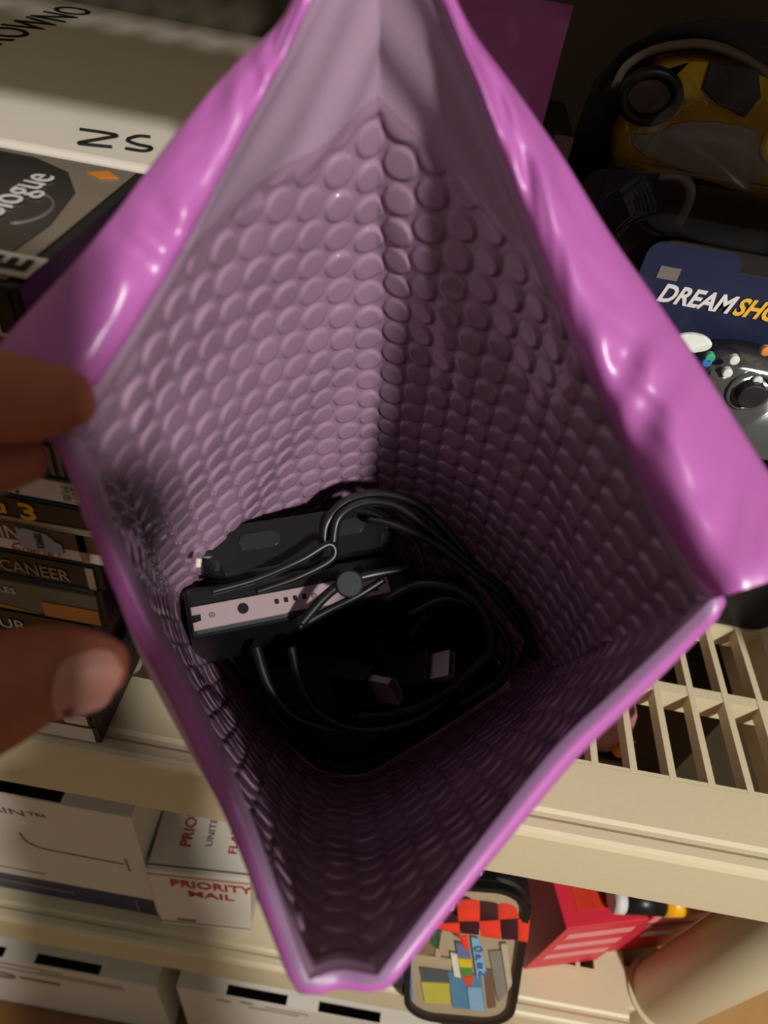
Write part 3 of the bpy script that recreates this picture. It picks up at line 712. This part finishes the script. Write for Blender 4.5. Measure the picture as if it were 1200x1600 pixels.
YC = .445
def oc(px_, py_): q = on_y(px_, py_, YC); return (q[0], q[2])
pk3 = empty('blister_pack', (.17, YC, SH), 'clear round-topped package of the yellow controller at back', 'package', 'controller packages on the shelf')
arc = [oc(955,130), oc(975,95), oc(1020,70), oc(1090,62), oc(1150,82), oc(1200,120), oc(1260,200)]
zt_ = oc(1200, 120)[1]
card = smooth2([(.062, SH + .001), (.30, SH + .001), (.30, H - .10), (.28, H - .065), (.20, H - .04), (.13, H - .036), (.085, H - .05), (.064, H - .085)], 1)
prism('backing_card', card, .0012, bk_card, pk3, frame((0, YC, 0), X3, Z3, -Y3))
tube('clear_rim', [np.array((a, YC - .012, b)) for a, b in arc], .0022, clear_case, pk3, 60, 8)
blister(pk3, .185, H - .125, .19, .15, .05, YC, .05)
gc3 = empty('game_controller', (.17, YC - .02, H - .1), 'translucent yellow controller in the package at top right', 'controller')
PM3 = frame((0, YC - .004, 0), X3, Z3, -Y3)
ylw = smooth2([oc(*p) for p in ((950,236),(956,190),(985,150),(1015,100),(1030,78),(1110,80),(1185,105),(1235,160),(1262,250),(1240,300),(1165,285),(1085,252),(1010,245),(965,248))], 2)
prism('shell', ylw, .026, amber, gc3, PM3, .007, 4, 0, True)
prism('silver_panel', smooth2([oc(*p) for p in ((972,182),(1010,190),(1040,165),(1120,168),(1175,185),(1172,258),(1120,258),(1045,236),(980,212))], 1), .0014, silver_label, gc3, PM3, .0004, 1, .0258)
prism('dark_slot', [oc(*p) for p in ((1078,118),(1090,76),(1160,90),(1164,130),(1140,160),(1100,140))], .002, rubber, gc3, PM3, .0005, 1, .0258)
c_ = oc(1000, 128); q_ = PM3
tube('oval_ring', [np.array((c_[0] + .0135 * cos(a), YC - .034, c_[1] + .0105 * sin(a))) for a in np.linspace(0, 2*pi, 18, endpoint=False)], .0030, black_pl, gc3, 60, 10, True)
prism('oval_badge', ellipse(.0115, .0085, 20, *c_), .0016, spine_brown, gc3, PM3, 0, 1, .0272)
c_ = oc(1195, 200); prism('yellow_button', ellipse(.010, .010, 20, *c_), .006, mat('yellow_button_plastic', (226,200,20), .25, .6, coat=.4), gc3, PM3, .002, 2, .0255)
blk = empty('black_box', (.04, .40, SH), 'small black glossy box beside the blister packs behind the mailer', 'box')
box('carton', (-.005, .36, SH + .0005), (.056, .43, H - .084), black_pl, blk, .003, 2)
plate('gray_strip', (.046, .3596, H - .112), X3, Z3, .009, .028, spine_gray, blk)  # plain gray strip on the black front

# ------------------------------------------------------------------ lower shelf
def slot_box(name, label, x0, x1, y0, y1, z0, z1, slots, m=white_card):
    """carton with real hand slots cut through the upper edge: built from strips round the holes"""
    e = empty(name, ((x0 + x1) / 2, (y0 + y1) / 2, z0), label, 'box')
    bm = bmesh.new(); t = .003; sa, sb = y0 + .0012, y0 + .0115          # hollow walls, slots cut through the lid
    bm_box(bm, (x0, y0, z0), (x1, y0 + .0012, z1)); bm_box(bm, (x0, y1 - t, z0), (x1, y1, z1)); bm_box(bm, (x0, y0, z0), (x1, y1, z0 + t))
    bm_box(bm, (x0, y0 + .0012, z0), (x0 + t, y1 - t, z1)); bm_box(bm, (x1 - t, y0 + .0012, z0), (x1, y1 - t, z1))
    bm_box(bm, (x0 + t, sb, z1 - t), (x1 - t, y1 - t, z1)); xs = x0 + t
    for a, b in slots:
        if a > xs: bm_box(bm, (xs, sa, z1 - t), (a, sb, z1))
        xs = b
    if x1 - t > xs: bm_box(bm, (xs, sa, z1 - t), (x1 - t, sb, z1))
    link('carton', from_bm('carton', bm), m, e); 
    return e
y1_ = .186
b1 = slot_box('white_box', 'white box with navy stripe and a hand slot on the lower shelf', -.50, -.138, y1_, .44, SL + .0005, H - .518, [(-.31, -.190)])
plate('navy_stripe', (-.498, y1_, SL + .001), X3, Z3, .358, .043, navy, b1); plate('pale_print', (-.30, y1_ - .0005, SL + .022), X3, Z3, .085, .007, ink_gray, b1)
plate('fold_line', (-.495, y1_, SL + .062), X3, Z3, .26, .0014, ink_gray, b1); plate('pale_mark', (-.158, y1_ - .0005, SL + .008), X3, Z3, .0025, .030, ink_gray, b1)
text('LAIN\u2122', (-.204, y1_, H - .553), X3, Z3, .0145, ink_gray, b1, sx=1.2, align='RIGHT')
tube('tab_cut', [np.array((x, y1_ - .0003, z)) for x, z in ((-.236,H-.590),(-.234,H-.606),(-.226,H-.615),(-.212,H-.617),(-.165,H-.618),(-.156,H-.618))], .0006, ink_gray, b1, 30, 6)
tube('tab_cut', [np.array((x, y1_ - .0003, z)) for x, z in ((-.1535,H-.605),(-.1530,H-.632))], .0006, ink_gray, b1, 8, 6)

b2 = empty('mailing_box', (-.093, .22, SL), 'small white mailing box with red lettering beside the mailer', 'box')
RZ = Matrix.Translation(Vector((-.134, .180, SL))) @ Matrix.Rotation(radians(4), 4, 'Z')
box('carton', (0, 0, .0005), (.083, .115, .142), white_card, b2, .0015, 2, RZ)
def rz(x, y, z): return np.array(RZ @ Vector((x, y, z)))
rx = np.array((RZ.to_3x3() @ Vector((1, 0, 0)))); ry = np.array((RZ.to_3x3() @ Vector((0, 1, 0))))
text('PRIORITY', rz(.017, -.0002, .112), rx, Z3, .022, ink_red, b2, sx=.72, bold=.0004); text('MAIL', rz(.030, -.0002, .090), rx, Z3, .019, ink_red, b2, sx=.95, bold=.0003)
plate('red_line', rz(0, 0, .1345), rx, Z3, .083, .0016, ink_red, b2); plate('gray_line', rz(0, 0, .0115), rx, Z3, .083, .0016, ink_gray, b2)
plate('small_print', rz(.016, 0, .0175), rx, Z3, .017, .006, ink_gray, b2); plate('fold_edge', rz(0, .004, .142), rx, ry, .083, .0012, ink_gray, b2)
text('PRIORITY MAIL', rz(.030, .020, .1422), ry, -rx, .013, ink_red, b2, sx=.85, bold=.0002); text('UNITED STATES', rz(.047, .022, .1422), ry, -rx, .008, ink_gray, b2)
text('FLAT RATE BOX', rz(.068, .018, .1422), ry, -rx, .010, ink_red, b2, sx=.95, bold=.0001)

# zipped carry case leaning on the lower shelf
cc_ = empty('carry_case', W(.152, .19, -.745), 'black zip case with a clear front full of coloured cards', 'case')
base = on_z(722, 1592, SL + .0115); up_ = nrm([-.16, .30, .94]); cxv = nrm(X3 - up_ * (X3 @ up_)); cn = nrm(np.cross(cxv, up_)); base = base + cxv * -.004; CM = frame(base, cxv, up_, cn)
CW, CHh = .100, .185
def on_case(px_, py_):
    r_ = ray(px_, py_); t_ = ((base - CAMLOC) @ cn) / (r_ @ cn); q = CAMLOC + r_ * t_ - base; return (q @ cxv, q @ up_)
prism('case_body', rrect(CW, CHh, .030, 8, 0, CHh / 2), .036, black_matte, cc_, CM, .006, 3, -.036)
o_ = rrect(CW - .004, CHh - .004, .029, 8, 0, CHh / 2); i_ = rrect(CW - .014, CHh - .014, .024, 8, 0, CHh / 2); n_ = len(o_); vs = []
for (P_, z) in ((o_, 0), (o_, .006), (i_, .006), (i_, 0)): vs += [CM @ Vector((x, y, z)) for x, y in P_]
link('zip_rim', mesh('zip_rim', vs, [((k % 4)*n_+i, (k % 4)*n_+(i+1) % n_, ((k+1) % 4)*n_+(i+1) % n_, ((k+1) % 4)*n_+i) for k in range(4) for i in range(n_)]), black_pl, cc_)
prism('card_backing', i_, .0006, mat('beige_backing', (170,152,124), .6, .3, var=.1, scale=60), cc_, CM, 0, 1, .0002)
def cpart(name, quad, col, h0=.0008, t_=.0012):
    q = [on_case(*p) for p in quad]; 
    ar = sum(q[i][0]*q[(i+1) % len(q)][1] - q[(i+1) % len(q)][0]*q[i][1] for i in range(len(q)))
    if ar < 0: q = q[::-1]
    return prism(name, q, t_, mat('print_%d_%d_%d' % col, col, .5, .3, var=.12, scale=150), cc_, CM, 0, 1, h0)
cpart('blue_edge_print', [(626,1470),(640,1450),(645,1560),(628,1530)], (86,118,176))
cpart('brown_print', [(640,1490),(655,1435),(690,1440),(688,1486)], (128,108,84)); cpart('frame_print', [(640,1484),(712,1494),(712,1504),(640,1494)], (178,158,126), .0022)
cpart('frame_print', [(682,1452),(692,1452),(688,1490),(680,1490)], (178,158,126), .0022); cpart('green_print', [(672,1448),(690,1448),(686,1478),(674,1470)], (44,86,60), .0022)
cpart('dark_print', [(655,1508),(702,1514),(704,1540),(660,1532)], (70,80,84)); cpart('yellow_card', [(658,1530),(702,1532),(704,1564),(664,1562)], (190,178,70), .0014)
cpart('blue_card', [(700,1514),(752,1520),(758,1574),(708,1570)], (70,128,160), .0014); cpart('pale_blue_card', [(730,1535),(752,1536),(757,1572),(734,1570)], (128,168,196), .0030)
cpart('brown_card', [(756,1510),(770,1512),(775,1570),(762,1572)], (112,84,66)); cpart('striped_card', [(764,1482),(790,1480),(797,1540),(778,1562)], (132,128,118), .0014)
cpart('cream_card', [(782,1468),(792,1468),(800,1530),(793,1540)], (190,172,146), .003)
cpart('white_tag', [(704,1482),(714,1484),(720,1520),(710,1518)], (220,212,196), .003); cpart('blue_tag', [(712,1466),(733,1470),(735,1490),(716,1488)], (92,112,158), .003)
cpart('yellow_tag', [(716,1490),(736,1492),(737,1504),(718,1503)], (220,186,36), .003); cpart('green_tag', [(718,1503),(737,1504),(738,1516),(721,1516)], (66,138,58), .003)
cpart('red_tag', [(721,1517),(740,1517),(738,1532),(728,1532)], (206,74,52), .003)
cpart('pale_blue_strip', [(736,1458),(748,1460),(760,1512),(745,1520)], (128,176,206), .003)
blue_txt = mat('deep_blue_ink', (60,100,150), .5, .3); 
for k, ch in enumerate('OPEN'):
    x_, y_ = on_case(745 + 2.5 * k, 1478 + 13 * k); x2, y2 = on_case(757 + 2.5 * k, 1480 + 13 * k)
    text(ch, CM @ Vector((x_ - .003, y_, .0045)), cxv, up_, .0095, blue_txt, cc_, bold=.0004)
prism('clear_window', i_, .0006, clear, cc_, CM, 0, 1, .0052)

# checkered fabric bow resting in front of the case
bow = empty('fabric_bow', on_y(745, 1440, .165), 'red and black checkered fabric bow over the zip case', 'bow')
redf = mat('red_check_fabric', (214,58,40), .85, .1, var=.12, bump=.4, scale=500); blkf = mat('black_check_fabric', (58,28,32), .85, .1, var=.15, bump=.4, scale=500)
redf.use_backface_culling = False
bn = nrm(CAMLOC - on_y(745, 1440, .165)); bx = _R; by = _U
bo = at(745, 1428, np.linalg.norm(on_case(0, 0)) * 0 + float(np.linalg.norm(np.array(CM @ Vector((*on_case(745, 1428), .012))) - CAMLOC)))
BM = frame(bo, bx, by, bn)
sc_ = float(np.linalg.norm(bo - CAMLOC)) / FPX
def bp(px_, py_, z=0.): return BM @ Vector(((px_ - 745) * sc_, -(py_ - 1428) * sc_, z))
def patch(name, quad, m_, h=.006):
    """one woven check, padded: corners at the base, centre raised"""
    q = [bp(*p) for p in quad]; G_ = []
    for j in range(7):
        r_ = []
        for i in range(7):
            u_, v_ = i / 6, j / 6
            p = (np.array(q[0])*(1-u_)+np.array(q[1])*u_)*(1-v_) + (np.array(q[3])*(1-u_)+np.array(q[2])*u_)*v_
            r_.append(p + bn * (h * .5 + h * .28 * (sin(pi*u_)*sin(pi*v_)) ** .6))
        G_.append(r_)
    top_ = np.array(G_); bot_ = top_ - bn * h
    Gc = np.concatenate([top_, bot_[::-1], top_[:1]], 0)
    return link(name, grid_mesh(name, Gc, closed=False), m_, bow)
for nm, q, m_ in (('check', [(671,1418),(690,1410),(700,1440),(684,1440)], redf), ('check', [(690,1410),(719,1432),(719,1439),(697,1440)], blkf),
                  ('check', [(719,1410),(749,1407),(749,1438),(720,1438)], redf), ('check', [(749,1409),(773,1409),(774,1436),(750,1437)], blkf),
                  ('check', [(773,1405),(794,1408),(802,1434),(774,1436)], redf), ('check', [(684,1440),(722,1440),(722,1455),(700,1450)], redf),
                  ('check', [(722,1440),(748,1438),(748,1456),(724,1454)], blkf), ('check', [(748,1438),(776,1436),(777,1462),(750,1458)], redf),
                  ('check', [(776,1437),(800,1435),(800,1463),(778,1462)], blkf), ('check', [(800,1435),(816,1436),(813,1466),(800,1464)], redf),
                  ('check', [(744,1380),(768,1378),(773,1406),(745,1407)], redf), ('check', [(720,1456),(733,1456),(735,1478),(726,1472)], redf),
                  ('check', [(718,1362),(760,1360),(762,1380),(722,1384)], redf), ('check', [(722,1384),(744,1382),(745,1408),(718,1410)], blkf)): patch(nm, q, m_)
beadm = mat('clear_bead', (225,170,160), .1, .7, coat=.6)
for (px_, py_) in ((738,1387), (710,1418), (747,1375)):
    bc_ = bp(px_, py_, .010)
    tube('bead_ring', [np.array(bc_) + .0028 * (bx * cos(a) * .7 + by * sin(a)) for a in np.linspace(0, 2*pi, 12, endpoint=False)], .0009, beadm, bow, 25, 6, True)

# red cartons
redm = mat('red_carton_print', (204,40,58), .45, .4, var=.06, scale=60); red2 = mat('deep_red_print', (170,26,30), .45, .4, var=.1); pinkm = mat('pink_stripe_print', (226,140,142), .45, .4, var=.06)
pc = on_z(822, 1521, SL + .001)
r1 = empty('red_box', (pc[0] + .035, pc[1] + .05, SL), 'red box with pale stripes beside the zip case', 'box')
RM = Matrix.Translation(Vector((pc[0] - .002, pc[1] + .003, SL))) @ Matrix.Rotation(radians(15), 4, 'Z')
box('carton', (0, 0, .0005), (.075, .11, .130), redm, r1, .0012, 2, RM)
def rm(x, y, z): return np.array(RM @ Vector((x, y, z)))
qx = np.array(RM.to_3x3() @ Vector((1,0,0))); qy = np.array(RM.to_3x3() @ Vector((0,1,0)))
for z_ in (.098, .066, .034): plate('pale_stripe', rm(.008, 0, z_), qx, Z3, .062, .013, pinkm, r1)
plate('top_picture', rm(.014, .012, .130), qx, qy, .058, .09, mat('orange_red_print', (196,52,30), .45, .4, var=.2, scale=60), r1); 
prism('round_print', ellipse(.009, .012, 18, .032, .045), .0004, mat('brick_print', (150,30,22), .45, .4), r1, RM, 0, 1, .1306)
pd = on_y(1000, 1520, .235); 
r2 = empty('red_box', (.31, .27, SL), 'red box behind the round post with white flap', 'box')
R2 = Matrix.Translation(Vector((.294, .225, SL))) @ Matrix.Rotation(radians(14), 4, 'Z')
box('carton', (0, 0, .0005), (.060, .085, .130), redm, r2, .0012, 2, R2)
def rm2(x, y, z): return np.array(R2 @ Vector((x, y, z)))
tx = np.array(R2.to_3x3() @ Vector((1,0,0)))
plate('pale_stripe', rm2(.002, 0, .096), tx, Z3, .056, .016, pinkm, r2); plate('gray_stripe', rm2(.006, 0, .078), tx, Z3, .048, .007, ink_gray, r2); plate('white_flap', rm2(.014, 0, .050), tx, Z3, .03, .014, white_ink, r2)
zt2 = SL + .1318
tape = empty('glue_tube', (.275, .224, zt2), 'black tube with white end and yellow cap on the red boxes', 'tube')
cyl('barrel', (.256, .2235, zt2 + .011), (.290, .2275, zt2 + .011), .011, .011, black_pl, tape, 28, .001)
cyl('white_end', (.246, .2225, zt2 + .011), (.2562, .2235, zt2 + .011), .0112, .0112, white_ink, tape, 28, .001)
cyl('yellow_cap', (.289, .2275, zt2 + .011), (.312, .230, zt2 + .011), .0118, .0105, mat('yellow_cap_plastic', (236,170,20), .35, .5), tape, 28, .002)

# made-up dark boxes behind the red ones, added to darken the slots
dkb = mat('slot_shade_olive', (58,50,36), .7, .2, var=.15, scale=40)
db = empty('slot_dark_box', (.20, .42, SL), 'wide dark olive box added behind the striped red box to darken the slots', 'box')
box('carton', (.135, .334, SL + .0005), (.310, .52, SL + .285), dkb, db, .002, 2)
box('lid', (.133, .332, SL + .286), (.312, .522, SL + .302), dkb, db, .002, 2)
db2 = empty('slot_dark_box', (.38, .40, SL), 'dark olive box added behind the round post to darken the slots, right of its twin', 'box')
box('carton', (.322, .358, SL + .0005), (.428, .455, SL + .285), dkb, db2, .002, 2)
box('lid', (.320, .356, SL + .286), (.430, .457, SL + .302), dkb, db2, .002, 2)

# a toy seen through the slots of the middle shelf
toy = empty('toy_figure', (.13, .25, SL), 'pink and black toy with an orange tip seen through the shelf slots', 'toy')
toym = mat('pink_toy_plastic', (166,110,112), .4, .4)
tq = on_z(955, 1130, SH - .075)
cyl('stand', (tq[0], tq[1], SL + .001), (tq[0], tq[1], tq[2] - .03), .014, .010, black_pl, toy, 20, .001)
prism('body', smooth2([(-.013,-.035),(.010,-.032),(.014,.0),(.009,.03),(-.010,.032),(-.015,.0)], 1), .016, toym, toy, frame(tq + np.array([0, .008, 0]), X3, Z3, -Y3), .003, 2)
cyl('orange_tip', tq + np.array([.012, -.008, -.022]), tq + np.array([.016, -.012, .0]), .0055, .001, mat('orange_tip_plastic', (220,140,30), .4, .4), toy, 14)
box('black_base', (-.018, -.014, -.045), (.018, .014, -.028), black_pl, toy, .002, 2, Matrix.Translation(Vector(tq)))

# ------------------------------------------------------------------ floor level
b3 = slot_box('white_box', 'white floor box at far left with one clear slot and oval mark', -.62, -.158, .17, .45, .001, H - .962, [(-.42, -.336), (-.300, -.224)])
for k, (x_, w_, z_) in enumerate(((-.40,.13,.055),(-.30,.10,.068),(-.40,.20,.080))): plate('print_line', (x_, .17, H - .962 - z_ + .032), X3, Z3, w_, .0035, ink_gray, b3)
zq = H - 1.045
tube('oval_mark', [np.array((-.355 + .014 * cos(a), .1697, zq + .010 * sin(a))) for a in np.linspace(0, 2*pi, 14, endpoint=False)], .0022, ink_gray, b3, 33, 6, True)
plate('print_block', (-.335, .17, zq - .008), X3, Z3, .05, .012, ink_gray, b3)
b4 = slot_box('white_box', 'white floor box in the middle with two hand slots', -.132, .20, .17, .45, .001, H - .941, [(-.076, -.007), (.029, .100)])
zq = H - .941
for (x_, w_, z_) in ((-.030,.05,.022),(-.050,.06,.036)): plate('print_line', (x_, .17, zq - z_), X3, Z3, w_, .004, ink_gray, b4)
prism('oval_mark', ellipse(.008, .004, 16, -.052, zq - .016), .0004, ink_gray, b4, frame((0, .17, 0), X3, Z3, -Y3)); prism('oval_mark', ellipse(.009, .003, 16, -.078, zq - .026), .0004, ink_gray, b4, frame((0, .17, 0), X3, Z3, -Y3))
ck = on_y(1140, 1575, .10)
b5 = empty('cardboard_box', (ck[0], .24, 0), 'brown cardboard box on the floor at the lower right corner', 'box')
CB = Matrix.Translation(Vector((ck[0], .10, 0)))
box('carton', (0, 0, .001), (.34, .34, H - .78), kraft, b5, .002, 2, CB)
box('tape_strip', (.15, -.0006, .002), (.19, 0, H - .782), kraft_dk, b5, 0, 1, CB)
